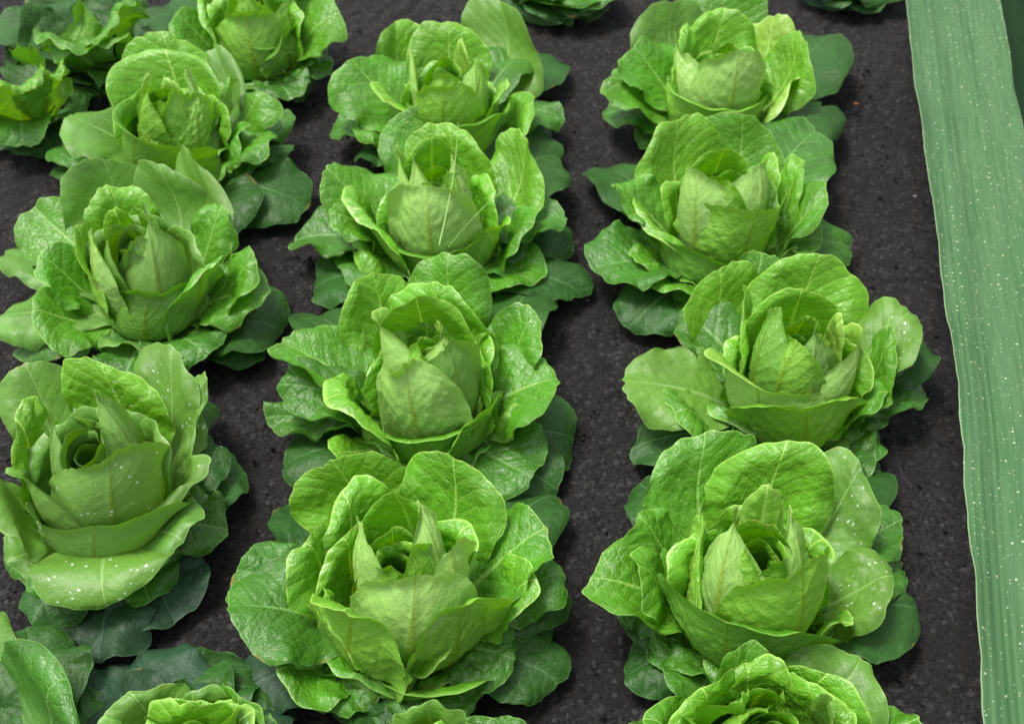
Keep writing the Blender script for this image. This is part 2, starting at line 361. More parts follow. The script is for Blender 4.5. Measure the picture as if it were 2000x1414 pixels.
# ---------------- soil ----------------
def soil():
    g = NT('dark_soil'); tc = g.n('ShaderNodeTexCoord'); P = tc.outputs['Object']
    a = g.n('ShaderNodeTexNoise', i_Scale=9., i_Detail=5., i_Roughness=.6); g.l(P, a.inputs['Vector'])
    b = g.n('ShaderNodeTexNoise', i_Scale=230., i_Detail=5., i_Roughness=.62); g.l(P, b.inputs['Vector'])
    v = g.n('ShaderNodeTexVoronoi', i_Scale=210.); g.l(P, v.inputs['Vector'])
    v2 = g.n('ShaderNodeTexVoronoi', i_Scale=75.); g.l(P, v2.inputs['Vector'])
    c = g.mix(g.ramp(b.outputs[0], .36, .64), (.0065, .0060, .0060), (.031, .029, .028))
    c = g.mix(g.math('MULTIPLY', g.ramp(a.outputs[0], .4, .62), .65), c, (.013, .0115, .0115))
    sc_ = g.n('ShaderNodeSeparateColor'); g.l(v.outputs['Color'], sc_.inputs[0])
    c = g.mix(g.math('MULTIPLY', g.ramp(sc_.outputs[0], .86, .98), .28), c, (.12, .115, .113))
    pr = g.n('ShaderNodeBsdfPrincipled'); g.l(c, pr.inputs['Base Color']); pr.inputs['Roughness'].default_value = .85; pr.inputs['Specular IOR Level'].default_value = .25
    h = g.math('ADD', g.math('MULTIPLY', b.outputs[0], 1.2), g.math('MULTIPLY', v.outputs['Distance'], -.7)); h = g.math('ADD', h, g.math('MULTIPLY', v2.outputs['Distance'], -.9))
    bp = g.n('ShaderNodeBump', i_Strength=1., i_Distance=.004); g.l(h, bp.inputs['Height']); g.l(bp.outputs[0], pr.inputs['Normal'])
    o = g.n('ShaderNodeOutputMaterial'); g.l(pr.outputs[0], o.inputs[0])
    # one sheet: fine in the bed, coarse out to the horizon
    fx = np.arange(-1.0, 1.0001, .006); fy = np.arange(.1, 2.4001, .006)
    ex = np.array([-90, -30, -10, -4, -2, -1.3]); X = np.r_[ex, fx, -ex[::-1]]; Y = np.r_[[-60, -20, -5, -1, -.2], fy, [3, 5, 10, 30, 90]]
    XX, YY = np.meshgrid(X, Y)
    Z = snoise(XX * 14, YY * 14, 3, 7) * .005 + snoise(XX * 70, YY * 70, 5, 9) * .0016 + snoise(XX * 190, YY * 190, 8, 12) * .0022
    Z += np.maximum(0, snoise(XX * 120, YY * 120, 18, 12) - .9) * .005
    Z = np.where((np.abs(XX) < 1.05) & (YY > 0) & (YY < 2.5), Z - .007, -.007)
    V = np.stack([XX, YY, Z], -1).reshape(-1, 3); ny, nx = XX.shape; ix = np.arange(ny * nx).reshape(ny, nx)
    F = np.stack([ix[:-1, :-1], ix[:-1, 1:], ix[1:, 1:], ix[1:, :-1]], -1).reshape(-1, 4)
    me = mk_mesh('soil', V, V[:, :2] * 1., V, F); ob = link('soil', me, g.m); ob['kind'] = 'structure'
    # crumbs of soil too many to count, lying on it
    rs = np.random.RandomState(4); n = 6500; nv = 8
    base = np.array([[a, b, c] for a in (-1, 1) for b in (-1, 1) for c in (-1, 1)], float) / 1.7
    cube = np.array([[0, 1, 3, 2], [4, 6, 7, 5], [0, 4, 5, 1], [2, 3, 7, 6], [0, 2, 6, 4], [1, 5, 7, 3]])
    Vs = []; Fs = []
    for i in range(n):
        x, y2 = rs.uniform(-.62, .72), rs.uniform(.25, 1.9); sz = .0010 + .0034 * rs.rand() ** 5
        b2 = base * sz * rs.uniform(.6, 1.3, (8, 3)); an = rs.uniform(0, 6.3); ca, sa = math.cos(an), math.sin(an)
        b2 = np.stack([b2[:, 0] * ca - b2[:, 1] * sa, b2[:, 0] * sa + b2[:, 1] * ca, b2[:, 2] * .8], 1)
        Vs.append(b2 + [x, y2, -.003 + sz * .3 + rs.uniform(-.001, .002)]); Fs.append(cube + 8 * i)
    Vs = np.concatenate(Vs); me = mk_mesh('soil_crumbs', Vs, Vs[:, :2], Vs, np.concatenate(Fs)); ob = link('soil_crumbs', me, g.m); ob['kind'] = 'stuff'; ob['label'] = 'fine dark crumbs of soil scattered between the lettuce rows'; ob['category'] = 'soil crumbs'
soil()
# ---------------- the lettuces ----------------
# front of the middle row
h = Head('largest lettuce, front of the middle row, wide ribbed heart leaf facing the viewer', 770, 1040, .19)
h.leaf('g', 1085, 1235, .015, 190); h.leaf('g', 1112, 1150, .03, 190); h.leaf('g', 1085, 960, .02, 200)
h.leaf('g', 560, 960, .02, 170)
h.leaf('g', 1100, 1345, .012, 180, az=-38); h.leaf('g', 920, 1390, .03, 230, tone=3, wet=1)
h.leaf('g', 450, 1360, .012, 190, tone=6); h.leaf('g', 640, 1400, .015, 200, tone=4)
h.leaf('o', 452, 1105, .075, 190, e=20)
h.leaf('o', 434, 1180, .085, 270, e=5, cup=38, c2=(5, 15))
h.leaf('o', 1062, 1020, .11, 250, e=35, tone=2, cup=35)
h.leaf('m', 1110, 1110, .075, 200, e=15, tone=3)
h.leaf('m', 540, 1300, .075, 270, e=55, cup=(50, 60), c2=(70, 50), tone=2, lip=.006)
h.leaf('i', 790, 1325, .062, 380, az=270, R=.084, e=60, tone=2, lip=.014)
h.leaf('m', 1030, 1120, .115, 220, e=66, cup=55, c2=(20, 66), tone=1, p=1.9)
h.leaf('m', 1000, 1270, .05, 170, e=20, tone=3)
h.leaf('m', 645, 893, .155, 270, e=78, cup=45, tone=1, az=110)
h.leaf('i', 880, 890, .17, 270, e=80, cup=48, c2=42, tone=1, az=60)
h.leaf('i', 590, 1050, .14, 200, cup=80, c2=60, e=80, tone=1)
h.leaf('i', 655, 1170, .125, 190, cup=60, e=74, tone=1, lip=.016)
h.leaf('i', 870, 1235, .10, 170, cup=45, e=65, tone=1, lip=.012)
h.leaf('i', 690, 955, .165, 210, cup=78, c2=72, tone=1, az=140, e=98)
h.leaf('h', 812, 1115, .15, 300, cup=66, c2=56, az=277, e=100, rt=.036, R=.066, p=3.6, b=.6, bl=.0013, lip=.010)
h.leaf('i', 690, 1165, .12, 240, az=232, rt=.066, R=.076, e=84, tone=1, lip=.014); h.leaf('i', 905, 1150, .12, 220, az=308, rt=.068, R=.076, e=84, tone=1, lip=.010)
h.leaf('h', 870, 1062, .15, 200, az=322, rt=.036, R=.053, e=92, tone=0)
h.leaf('h', 765, 972, .172, 180, cup=85, c2=85, az=75, e=108, tone=1, lip=.006)
h.leaf('h', 805, 975, .172, 150, cup=50, c2=35, az=335, e=105, p=1.6)
h.leaf('h', 712, 1018, .17, 140, cup=60, c2=50, az=215, e=112, p=1.7)
h.pol('h', 20, .008, .13, .05, cup=80, c2=80, e=100)
h.fill(1.0, 1)

# second of the middle row
h = Head('middle row lettuce with a crinkled blistered pale heart leaf, directly behind the largest one', 838, 640, .19)
h.leaf('g', 1132, 850, .015, 230); h.leaf('g', 545, 915, .025, 190); h.leaf('g', 1100, 960, .015, 190)
h.leaf('g', 600, 600, .015, 160); h.leaf('g', 1050, 560, .02, 160)
h.leaf('o', 1048, 935, .05, 240, e=10, tone=3); h.leaf('o', 508, 810, .055, 150, e=10, ruf=.014)
h.leaf('o', 533, 745, .09, 170, e=5, tone=3); h.leaf('o', 536, 655, .11, 200, e=15, tone=2, cup=(35, 50), c2=(5, 40))
h.leaf('m', 650, 880, .07, 170, e=45, tone=1, lip=.01)
h.leaf('o', 1090, 725, .10, 250, e=22, tone=2, cup=42, c2=(20, 10))
h.leaf('m', 1012, 780, .085, 130, e=40, tone=1, lip=.014)
h.leaf('m', 1040, 602, .15, 210, e=58, tone=2, cup=(50, 40), c2=(50, 10))
h.leaf('m', 875, 484, .14, 220, e=65, tone=2, az=82)
h.leaf('i', 800, 838, .1, 470, az=264, R=.074, rt=.072, p=3.6, tone=2, lip=.010)
h.leaf('i', 732, 528, .165, 230, e=82, az=120)
h.leaf('i', 665, 740, .13, 240, e=80, az=212, tone=1, lip=.018, bl=.0024)
h.leaf('i', 935, 800, .115, 190, e=80, az=322, tone=1, lip=.006)
h.leaf('i', 838, 545, .18, 250, e=98, az=72, cup=66, c2=62)
h.leaf('h', 812, 583, .178, 210, e=108, az=98, cup=72, c2=70, tone=1)
h.leaf('i', 930, 650, .15, 130, e=95, az=358, cup=60, tone=1)
h.leaf('h', 795, 694, .155, 205, e=106, az=260, rt=.030, R=.060, cup=62, c2=48, p=3.4, b=.6, bl=.0018, lip=.010)
h.leaf('h', 868, 660, .17, 210, az=306, rt=.018, R=.049, e=100, p=2.2, tone=5, bl=.001)
h.leaf('i', 712, 800, .12, 220, az=226, rt=.068, R=.074, e=84, tone=1, lip=.014)
h.leaf('h', 850, 625, .178, 200, e=108, az=308, cup=60, p=1.6, b=.5)
h.leaf('h', 745, 610, .172, 130, e=100, az=200, cup=55, p=1.7)
h.pol('h', 120, .008, .13, .05, cup=80, c2=80, e=100, tone=1)
h.fill(1.0, 2)

# third of the middle row
h = Head('middle row lettuce with two thin grass stalks leaning across its pale heart', 852, 312, .19)
h.leaf('g', 1152, 580, .012, 160, az=-38); h.leaf('g', 600, 565, .02, 190); h.leaf('g', 1120, 455, .02, 170)
h.leaf('g', 1113, 300, .03, 180, az=10); h.leaf('g', 1090, 520, .02, 170)
h.leaf('o', 570, 450, .05, 170, tone=3, ruf=.012); h.leaf('o', 655, 525, .045, 200, tone=3, e=5)
h.leaf('o', 1095, 395, .075, 210, tone=3, e=10); h.leaf('o', 1052, 545, .05, 190, tone=2, e=12, p=1.7)
h.leaf('o', 632, 325, .12, 200, tone=2, e=35); h.leaf('m', 640, 410, .11, 160, tone=2, e=20)
h.leaf('m', 690, 470, .08, 190, tone=1, e=45, lip=.014)
h.leaf('m', 1038, 418, .11, 200, tone=2, e=55, p=1.9, cup=50)
h.leaf('m', 820, 190, .15, 260, tone=2, e=62, az=100)
h.leaf('m', 1020, 262, .155, 230, tone=1, e=72, az=28, cup=48, c2=(50, 30))
h.leaf('i', 860, 476, .1, 380, az=268, R=.072, rt=.068, p=4, tone=2, lip=.010)
h.leaf('i', 700, 385, .13, 220, az=205, e=76, tone=1, lip=.014)
h.leaf('i', 975, 420, .115, 160, az=325, e=82, tone=1, lip=.006)
h.leaf('i', 872, 238, .18, 240, az=72, e=103, cup=66, c2=62, tone=1, lip=.010)
h.leaf('h', 845, 278, .18, 120, az=100, e=108, cup=75, tone=1)
h.leaf('h', 836, 362, .148, 215, az=264, e=104, rt=.032, R=.060, cup=64, c2=52, p=3.4, b=.6, bl=.0016, lip=.010)
h.leaf('h', 872, 300, .178, 140, az=312, e=108, p=1.7)
h.leaf('h', 815, 300, .178, 110, az=235, e=108, p=1.6)
h.leaf('h', 782, 297, .168, 100, az=195, e=98, p=1.7)
h.pol('h', 40, .01, .12, .05, cup=80, c2=80, e=100, tone=1)
h.fill(1.0, 3)

# fourth of the middle row
h = Head('farthest complete lettuce of the middle row, one tall pale leaf behind its open heart', 872, 105, .19)
h.leaf('g', 1085, 110, .02, 150); h.leaf('g', 650, 235, .03, 160, tone=3); h.leaf('g', 1080, 260, .02, 140); h.leaf('g', 690, 290, .02, 150)
h.leaf('o', 1098, 205, .055, 140, tone=3); h.leaf('o', 680, 225, .065, 160, tone=2); h.leaf('o', 1035, 85, .09, 130, tone=3)
h.leaf('o', 680, 112, .125, 210, tone=2, e=38); h.leaf('m', 1045, 195, .105, 190, tone=1, e=45)
h.leaf('i', 890, 222, .1, 330, az=272, R=.072, rt=.068, p=4, tone=2, lip=.010)
h.leaf('m', 965, -8, .175, 260, tone=5, e=80, az=52, cup=46, c2=(46, 30)); h.leaf('m', 785, 38, .16, 160, tone=1, e=78, az=128)
h.leaf('i', 765, 165, .125, 190, tone=1, e=74, az=222, lip=.016)
h.leaf('i', 975, 150, .14, 140, tone=1, e=88, az=345, cup=66)
h.leaf('i', 875, 35, .178, 200, tone=1, e=102, az=95, cup=70, c2=64)
h.leaf('h', 925, 112, .165, 150, tone=1, e=104, az=305, p=1.9, b=.6)
h.leaf('h', 870, 158, .135, 180, tone=1, e=84, az=262, rt=.036, p=2.4, b=.6)
h.leaf('h', 855, 128, .15, 80, tone=5, e=110, az=240)
h.leaf('h', 806, 85, .165, 80, tone=0, e=96, az=190, p=1.4)
h.leaf('h', 895, 78, .172, 70, tone=0, e=100, az=25, p=1.4)
h.fill(1.0, 4)
# right-hand row, front to back
h = Head('right row lettuce with a smooth whitish pointed heart leaf beside a dark slit', 1500, 1035, .19)
h.leaf('g', 1800, 1190, .03, 240, tone=4); h.leaf('g', 1215, 1330, .015, 170, tone=4); h.leaf('g', 1250, 1260, .03, 190, tone=3)
h.leaf('g', 1245, 940, .02, 150); h.leaf('g', 1740, 900, .02, 160); h.leaf('g', 1195, 1200, .02, 170, tone=4)
h.leaf('o', 1290, 1290, .05, 190, tone=3, e=5); h.leaf('o', 1772, 1000, .05, 170, tone=3); h.leaf('o', 1780, 1090, .04, 160, tone=3)
h.leaf('o', 1138, 1120, .10, 230, tone=2, e=8, cup=35, c2=(0, 40))
h.leaf('m', 1245, 1000, .12, 170, tone=2, e=45); h.leaf('m', 1245, 1100, .125, 210, tone=2, e=52, cup=50, c2=(40, 40))
h.leaf('m', 1385, 838, .15, 320, tone=2, e=62, az=112, cup=42); h.leaf('m', 1690, 895, .145, 250, tone=5, e=50, az=42, wet=1)
h.leaf('m', 1752, 1110, .10, 240, tone=5, e=30, wet=1, cup=36)
h.leaf('i', 1425, 1192, .088, 400, tone=2, az=248, R=.072, rt=.068, p=3, lip=.010); h.leaf('m', 1540, 1240, .07, 200, tone=2, e=60, cup=50)
h.leaf('i', 1652, 1185, .10, 150, tone=1, e=80, az=318, lip=.008)
h.leaf('i', 1382, 1010, .15, 170, tone=1, e=92, az=192, cup=72, lip=.006)
h.leaf('i', 1540, 862, .18, 290, tone=1, e=98, az=78, cup=66, c2=56, bl=.002)
h.leaf('h', 1560, 1092, .145, 320, tone=1, e=86, az=296, rt=.040, R=.058, cup=66, c2=(40, 60), p=2.2, b=.6, bl=.0014)
h.leaf('h', 1443, 985, .182, 170, tone=0, e=108, az=228, p=1.6, b=.5)
h.leaf('h', 1525, 985, .175, 100, tone=0, e=104, az=325, p=1.7)
h.leaf('h', 1500, 945, .178, 50, tone=0, e=92, az=75, p=1.4, cup=40)
h.fill(1.0, 41)
h = Head('right row lettuce with a round grey-green heart leaf tucked under curled pale lips', 1582, 625, .19)
h.leaf('g', 1222, 880, .02, 170); h.leaf('g', 1828, 660, .05, 180, tone=4); h.leaf('g', 1735, 865, .03, 180, tone=3); h.leaf('g', 1600, 850, .03, 180, tone=3)
h.leaf('o', 1812, 745, .05, 150, tone=3, wet=1); h.leaf('o', 1320, 595, .085, 170, tone=3)
h.leaf('o', 1212, 742, .09, 210, tone=5, e=10, cup=34); h.leaf('m', 1318, 790, .095, 220, tone=2, e=42, cup=48, lip=.010)
h.leaf('o', 1450, 855, .04, 160, tone=3)
h.leaf('m', 1785, 590, .125, 240, tone=5, e=35, wet=1, az=14); h.leaf('m', 1745, 645, .13, 150, tone=2, e=60, az=0)
h.leaf('m', 1730, 750, .10, 210, tone=2, e=52, az=328, cup=52)
h.leaf('m', 1430, 800, .08, 230, tone=2, e=50, az=240, lip=.014)
h.leaf('m', 1500, 482, .13, 220, tone=2, e=60, az=105)
h.leaf('m', 1410, 515, .16, 260, tone=1, e=76, az=118)
h.leaf('i', 1605, 495, .175, 280, tone=1, e=100, az=80, cup=64, c2=58)
h.leaf('i', 1462, 560, .172, 170, tone=1, e=98, az=165, cup=80, c2=70, lip=.008)
h.leaf('i', 1570, 775, .11, 300, tone=1, e=84, az=276, R=.070, rt=.064, cup=56, lip=.016, bl=.0022)
h.leaf('i', 1475, 715, .130, 360, tone=0, e=86, az=240, R=.066, rt=.056, lip=.014)
h.leaf('h', 1568, 570, .178, 200, tone=1, e=110, az=88, cup=72)
h.leaf('h', 1665, 668, .145, 190, tone=0, e=96, az=325, cup=64, p=1.8, b=.6)
h.leaf('h', 1528, 598, .175, 130, tone=2, e=104, az=200, p=1.8)
h.leaf('h', 1590, 628, .175, 190, tone=5, e=128, az=276, p=2.4, b=.6, bl=.0018)
h.leaf('h', 1632, 612, .175, 50, tone=0, e=95, az=20, p=1.5)
h.fill(1.0, 42)
h = Head('right row lettuce with two pointed pale heart leaves parted like a beak', 1424, 318, .19)
h.leaf('g', 1175, 320, .02, 180); h.leaf('g', 1222, 640, .015, 170); h.leaf('g', 1672, 480, .03, 160, tone=3); h.leaf('g', 1622, 205, .03, 140)
h.leaf('g', 1370, 620, .02, 170, tone=3)
h.leaf('o', 1605, 235, .085, 210, tone=3, e=18); h.leaf('o', 1148, 520, .05, 220, tone=3, e=0); h.leaf('o', 1612, 455, .07, 140, tone=2)
h.leaf('o', 1203, 345, .12, 170, tone=2, e=28); h.leaf('m', 1300, 555, .07, 190, tone=2, e=35); h.leaf('m', 1236, 490, .07, 120, tone=2, e=30)
h.leaf('m', 1620, 370, .12, 220, tone=2, e=38, az=352); h.leaf('m', 1250, 400, .115, 210, tone=1, e=62, az=208, lip=.014)
h.leaf('m', 1560, 300, .135, 110, tone=1, e=60, az=15)
h.leaf('i', 1430, 500, .080, 380, tone=2, az=262, R=.078, rt=.076, p=3.4, lip=.010)
h.leaf('i', 1328, 225, .168, 230, tone=1, e=84, az=114, cup=50); h.leaf('m', 1450, 217, .165, 240, tone=2, e=80, az=72)
h.leaf('i', 1502, 300, .165, 160, tone=1, e=98, az=8, cup=78)
h.leaf('i', 1485, 400, .142, 330, tone=1, e=88, az=284, cup=62, c2=54, rt=.054, R=.064, p=3.4, lip=.006, bl=.002, b=.5)
h.leaf('h', 1418, 295, .172, 150, tone=1, e=104, az=95, cup=75)
h.leaf('h', 1368, 332, .18, 160, tone=0, e=106, az=236, p=1.7, b=.55)
h.leaf('h', 1482, 318, .18, 160, tone=0, e=104, az=314, p=1.7, b=.55)
h.leaf('h', 1420, 400, .12, 180, tone=0, e=96, az=262, p=2.2, b=.6)
h.fill(1.0, 43)
h = Head('farthest full lettuce of the right row, dull grey-green leaf spreading on its right', 1418, 70, .19)
h.leaf('g', 1622, 60, .055, 220, tone=4, e=0); h.leaf('g', 1170, 215, .04, 140, tone=3); h.leaf('g', 1270, 265, .02, 150, tone=3); h.leaf('g', 1590, 190, .03, 140)
h.leaf('o', 1178, 150, .10, 180, tone=2, e=15); h.leaf('o', 1230, 82, .125, 210, tone=2, e=38); h.leaf('m', 1310, -5, .15, 220, tone=5, e=70, az=114)
h.leaf('i', 1400, 188, .09, 380, tone=1, az=262, R=.074, rt=.070, p=3.4, lip=.012); h.leaf('m', 1430, -50, .15, 240, tone=2, e=70, az=88)
h.leaf('i', 1568, 65, .15, 190, tone=1, e=82, az=18, cup=60); h.leaf('i', 1558, 140, .12, 140, tone=0, e=80, az=330)
h.leaf('i', 1512, 15, .168, 180, tone=0, e=92, az=48); h.leaf('i', 1345, 50, .16, 130, tone=1, e=92, az=160, cup=72)
h.leaf('i', 1422, 10, .175, 180, tone=1, e=102, az=90, cup=70)
h.leaf('h', 1440, 98, .15, 225, tone=0, e=104, az=276, rt=.030, R=.056, cup=64, p=2.8, b=.6, bl=.002)
h.leaf('h', 1328, 72, .155, 110, tone=0, e=90, az=208, cup=50, p=1.9)
h.leaf('h', 1405, 75, .168, 90, tone=0, e=112, az=235)
h.fill(1.0, 44)

# left row
h = Head('smooth sage lettuce at the lower left, wet with drops, one broad leaf hanging in front', 150, 825, .19)
S_ = dict(bl=.0006)
h.leaf('g', 470, 900, .02, 200, tone=4); h.leaf('g', 428, 850, .05, 190, tone=4, wet=1); h.leaf('g', 410, 770, .03, 130)
h.leaf('g', 345, 1215, .02, 220, tone=6, e=-5); h.leaf('g', 190, 1300, .02, 210, tone=6, ruf=.012, e=-5)
h.leaf('g', 380, 1010, .04, 130, tone=4); h.leaf('g', 60, 1230, .03, 180, tone=4)
h.leaf('o', 205, 1190, .07, 310, tone=5, e=-22, st=50, h1=.5, vm=.42, p=1.8, ruf=.005, wet=1, cup=20, **S_); h.leaf('o', 360, 1055, .085, 210, tone=5, e=15, **S_); h.leaf('o', 5, 1105, .06, 200, tone=5, **S_)
h.leaf('m', 335, 668, .13, 260, tone=5, e=40, az=55, wet=1, **S_); h.leaf('m', 45, 700, .13, 220, tone=5, e=50, az=130, **S_); h.leaf('m', 385, 725, .12, 190, tone=5, e=50, az=22, wet=1, p=1.8, **S_)
h.leaf('m', 382, 930, .11, 220, tone=5, e=32, az=336, wet=1, cup=(30, 40), **S_)
h.leaf('m', -20, 960, .12, 220, tone=5, e=60, az=208, **S_)
h.leaf('i', 185, 1022, .10, 420, tone=5, e=76, az=268, R=.074, rt=.072, cup=64, c2=60, lip=.006, **S_)
h.leaf('i', 190, 698, .18, 240, tone=1, e=104, az=82, cup=66, wet=1); h.leaf('i', 45, 795, .16, 170, tone=1, e=94, az=170, cup=76)
h.leaf('h', 55, 920, .14, 220, tone=5, e=88, az=226, cup=62, lip=.010, b=.5, **S_)
h.leaf('h', 215, 875, .155, 340, tone=5, e=108, az=290, rt=.032, R=.060, cup=70, c2=(50, 70), b=.6, wet=1, p=2.2, **S_)
h.leaf('h', 172, 768, .182, 130, tone=5, e=98, az=350, cup=60, p=1.6, **S_)
h.leaf('h', 110, 800, .17, 150, tone=5, e=108, az=235, **S_)
h.leaf('h', 140, 815, .17, 60, tone=0, e=110, az=80, cup=80)
h.fill(1.0, 45, tones=(5, 5, 5, 3), **S_)
h = Head('glossy smooth-leaved lettuce, second from the front in the left row, pointed sage heart leaf', 245, 425, .19)
h.leaf('g', 565, 640, .015, 250, tone=4); h.leaf('g', 405, 700, .05, 170, tone=3); h.leaf('g', 530, 690, .012, 160, tone=4); h.leaf('g', 20, 690, .02, 140, tone=3)
h.leaf('o', 8, 480, .06, 170, tone=5, **S_); h.leaf('o', -20, 625, .05, 170, tone=5, **S_); h.leaf('o', 526, 565, .075, 170, tone=2)
h.leaf('o', 60, 395, .10, 190, tone=2, e=30, **S_); h.leaf('m', 80, 490, .12, 190, tone=2, e=50, **S_); h.leaf('m', 60, 600, .09, 260, tone=2, e=42, lip=.008, **S_)
h.leaf('m', 502, 505, .11, 210, tone=2, e=40); h.leaf('m', 430, 395, .12, 140, tone=2, e=50)
h.leaf('m', 372, 293, .165, 240, tone=5, e=76, az=42, cup=50, **S_); h.leaf('m', 198, 302, .17, 260, tone=5, e=84, az=115, cup=56, **S_)
h.leaf('m', 300, 315, .165, 200, tone=5, e=86, az=78, **S_)
h.leaf('i', 300, 555, .115, 350, tone=2, e=90, az=272, cup=68, c2=62, b=.5, **S_); h.leaf('i', 398, 500, .13, 170, tone=2, e=80, az=335, cup=56, **S_)
h.leaf('i', 150, 430, .155, 200, tone=1, e=94, az=190, cup=74, c2=66, lip=.005, **S_); h.leaf('i', 212, 357, .17, 170, tone=1, e=98, az=118, cup=70, **S_)
h.leaf('h', 284, 398, .182, 190, tone=5, e=104, az=300, p=1.5, b=.6, **S_); h.leaf('h', 192, 450, .165, 140, tone=0, e=98, az=220, b=.6)
h.leaf('h', 225, 410, .172, 60, tone=1, e=105, az=120)
h.leaf('h', 250, 405, .172, 50, tone=1, e=100, az=60)
h.fill(1.0, 46, tones=(5, 5, 5, 3), **S_)
h = Head('left row lettuce with torn pale scraps inside its open cup, third from the front', 312, 150, .185)
h.leaf('g', 603, 410, .015, 190, tone=4); h.leaf('g', 485, 445, .03, 170, tone=4); h.leaf('g', 95, 320, .015, 170, tone=4); h.leaf('g', 580, 290, .03, 110, tone=4)
h.leaf('o', 98, 275, .05, 170, tone=3); h.leaf('o', 128, 230, .10, 220, tone=5, e=10, **S_); h.leaf('o', 562, 210, .05, 130, tone=3)
h.leaf('o', 542, 260, .08, 160, tone=2, e=20); h.leaf('m', 522, 175, .10, 150, tone=2, e=38, **S_); h.leaf('m', 452, 140, .13, 150, tone=5, e=68, az=352, **S_)
h.leaf('m', 425, 295, .08, 140, tone=2, e=45); h.leaf('m', 470, 240, .10, 120, tone=2, e=50, lip=.01)
h.leaf('m', 408, 78, .15, 160, tone=5, e=70, az=50, **S_)
h.leaf('i', 262, 245, .095, 340, tone=2, e=84, az=228, R=.074, rt=.070, p=3, **S_); h.leaf('i', 340, 275, .09, 200, tone=2, e=80, az=280, cup=60, **S_)
h.leaf('i', 225, 150, .15, 190, tone=1, e=92, az=185, cup=76, **S_); h.leaf('i', 312, 55, .17, 240, tone=1, e=100, az=95, cup=66)
h.leaf('h', 320, 88, .165, 190, tone=1, e=104, az=88, cup=72)
h.leaf('h', 285, 185, .145, 170, tone=1, e=98, az=252, b=.6, bl=.0026, wet=1); h.leaf('h', 375, 178, .15, 160, tone=1, e=98, az=314, b=.6, bl=.0022)
h.leaf('h', 300, 142, .155, 40, tone=0, e=95, az=190, p=1.4); h.leaf('h', 352, 138, .158, 40, tone=0, e=90, az=10, p=1.5); h.leaf('h', 325, 150, .15, 35, tone=0, e=90, az=80, p=1.4)
h.fill(1.0, 47)
h = Head('lettuce cut by the top edge left of the middle row, dark ribbed leaf below', 480, -45, .19)
h.leaf('g', 630, 145, .02, 190, tone=4); h.leaf('o', 310, 0, .09, 220, tone=4, **S_); h.leaf('g', 300, 90, .02, 170, tone=4); h.leaf('o', 520, 120, .05, 150, tone=2); h.leaf('o', 665, 20, .11, 190, tone=2, e=20)
h.leaf('o', 340, 25, .12, 170, tone=2, e=40); h.leaf('m', 470, 80, .10, 300, tone=2, e=64, cup=60, lip=.010); h.leaf('m', 610, -60, .14, 200, tone=2)
h.leaf('m', 560, 60, .11, 180, tone=2, e=55)
h.leaf('i', 480, 15, .15, 260, tone=1, e=92, az=272, cup=66, b=.6, **S_); h.leaf('i', 400, -40, .16, 180, tone=1, az=180); h.leaf('i', 560, -50, .16, 180, tone=1, az=10)
h.leaf('i', 480, -120, .17, 230, tone=1, az=90)
h.fill(1.0, 48)

# cut by the bottom edge
h = Head('lettuce cut by the bottom edge, its pale rounded leaves in front of the right row', 1520, 1400, .18)
h.leaf('o', 1690, 1275, .10, 240, tone=5, e=30, az=48, **S_); h.leaf('o', 1800, 1400, .08, 180, tone=2, e=10); h.leaf('g', 1240, 1400, .03, 170, tone=3)
h.leaf('m', 1275, 1390, .13, 240, tone=2, e=45, az=160, **S_); h.leaf('m', 1455, 1268, .165, 230, tone=2, e=72, az=112, cup=40)
h.leaf('i', 1620, 1322, .165, 290, tone=1, e=84, az=60, cup=46, **S_); h.leaf('i', 1465, 1388, .175, 150, tone=1, e=102, az=120, cup=76)
h.leaf('h', 1600, 1380, .17, 150, tone=5, e=112, az=10); h.leaf('h', 1530, 1380, .175, 80, tone=1, az=90, e=105); h.leaf('i', 1400, 1440, .16, 200, az=190, tone=1)
h.leaf('i', 1540, 1520, .14, 280, az=270, tone=1)
h.fill(1.0, 49)
h = Head('low sage lettuce cut by the bottom edge, left of the largest lettuce', 350, 1440, .13, hk=.7)
h.leaf('m', 250, 1345, .105, 210, tone=5, e=55, az=130, **S_); h.leaf('m', 370, 1350, .10, 170, tone=5, e=62, az=88); h.leaf('m', 465, 1352, .10, 180, tone=2, e=55, az=50)
h.leaf('o', 540, 1400, .06, 170, tone=3); h.leaf('g', 330, 1300, .02, 220, tone=4); h.leaf('g', 520, 1320, .012, 200, tone=6, az=40); h.leaf('g', 400, 1262, .012, 230, tone=4); h.leaf('g', 470, 1300, .02, 210, tone=4); h.leaf('g', 265, 1280, .012, 220, tone=6); h.leaf('g', 215, 1330, .02, 170, tone=6); h.leaf('g', 430, 1310, .015, 160, tone=4)
h.leaf('i', 340, 1395, .12, 160, tone=1, az=90, e=90); h.leaf('i', 200, 1410, .10, 150, tone=5, az=170, e=60); h.leaf('m', 420, 1420, .11, 170, tone=1, az=20)
h.fill(0.72, 50)
h = Head('pale round leaf top rising at the bottom edge below the largest lettuce', 835, 1490, .13, hk=.7)
h.leaf('m', 830, 1383, .12, 190, tone=5, e=66, az=92, cup=36, **S_); h.leaf('m', 960, 1395, .08, 170, tone=3, e=30); h.leaf('o', 1050, 1430, .06, 170, tone=3)
h.leaf('g', 700, 1345, .02, 110, tone=4); h.leaf('m', 740, 1450, .10, 170, tone=2)
h.fill(0.72, 51)
h = Head('dark leafy plant in the lower left corner with a wide pointed leaf', -40, 1400, .12, name='leafy_plant', cat='plant', group=None)
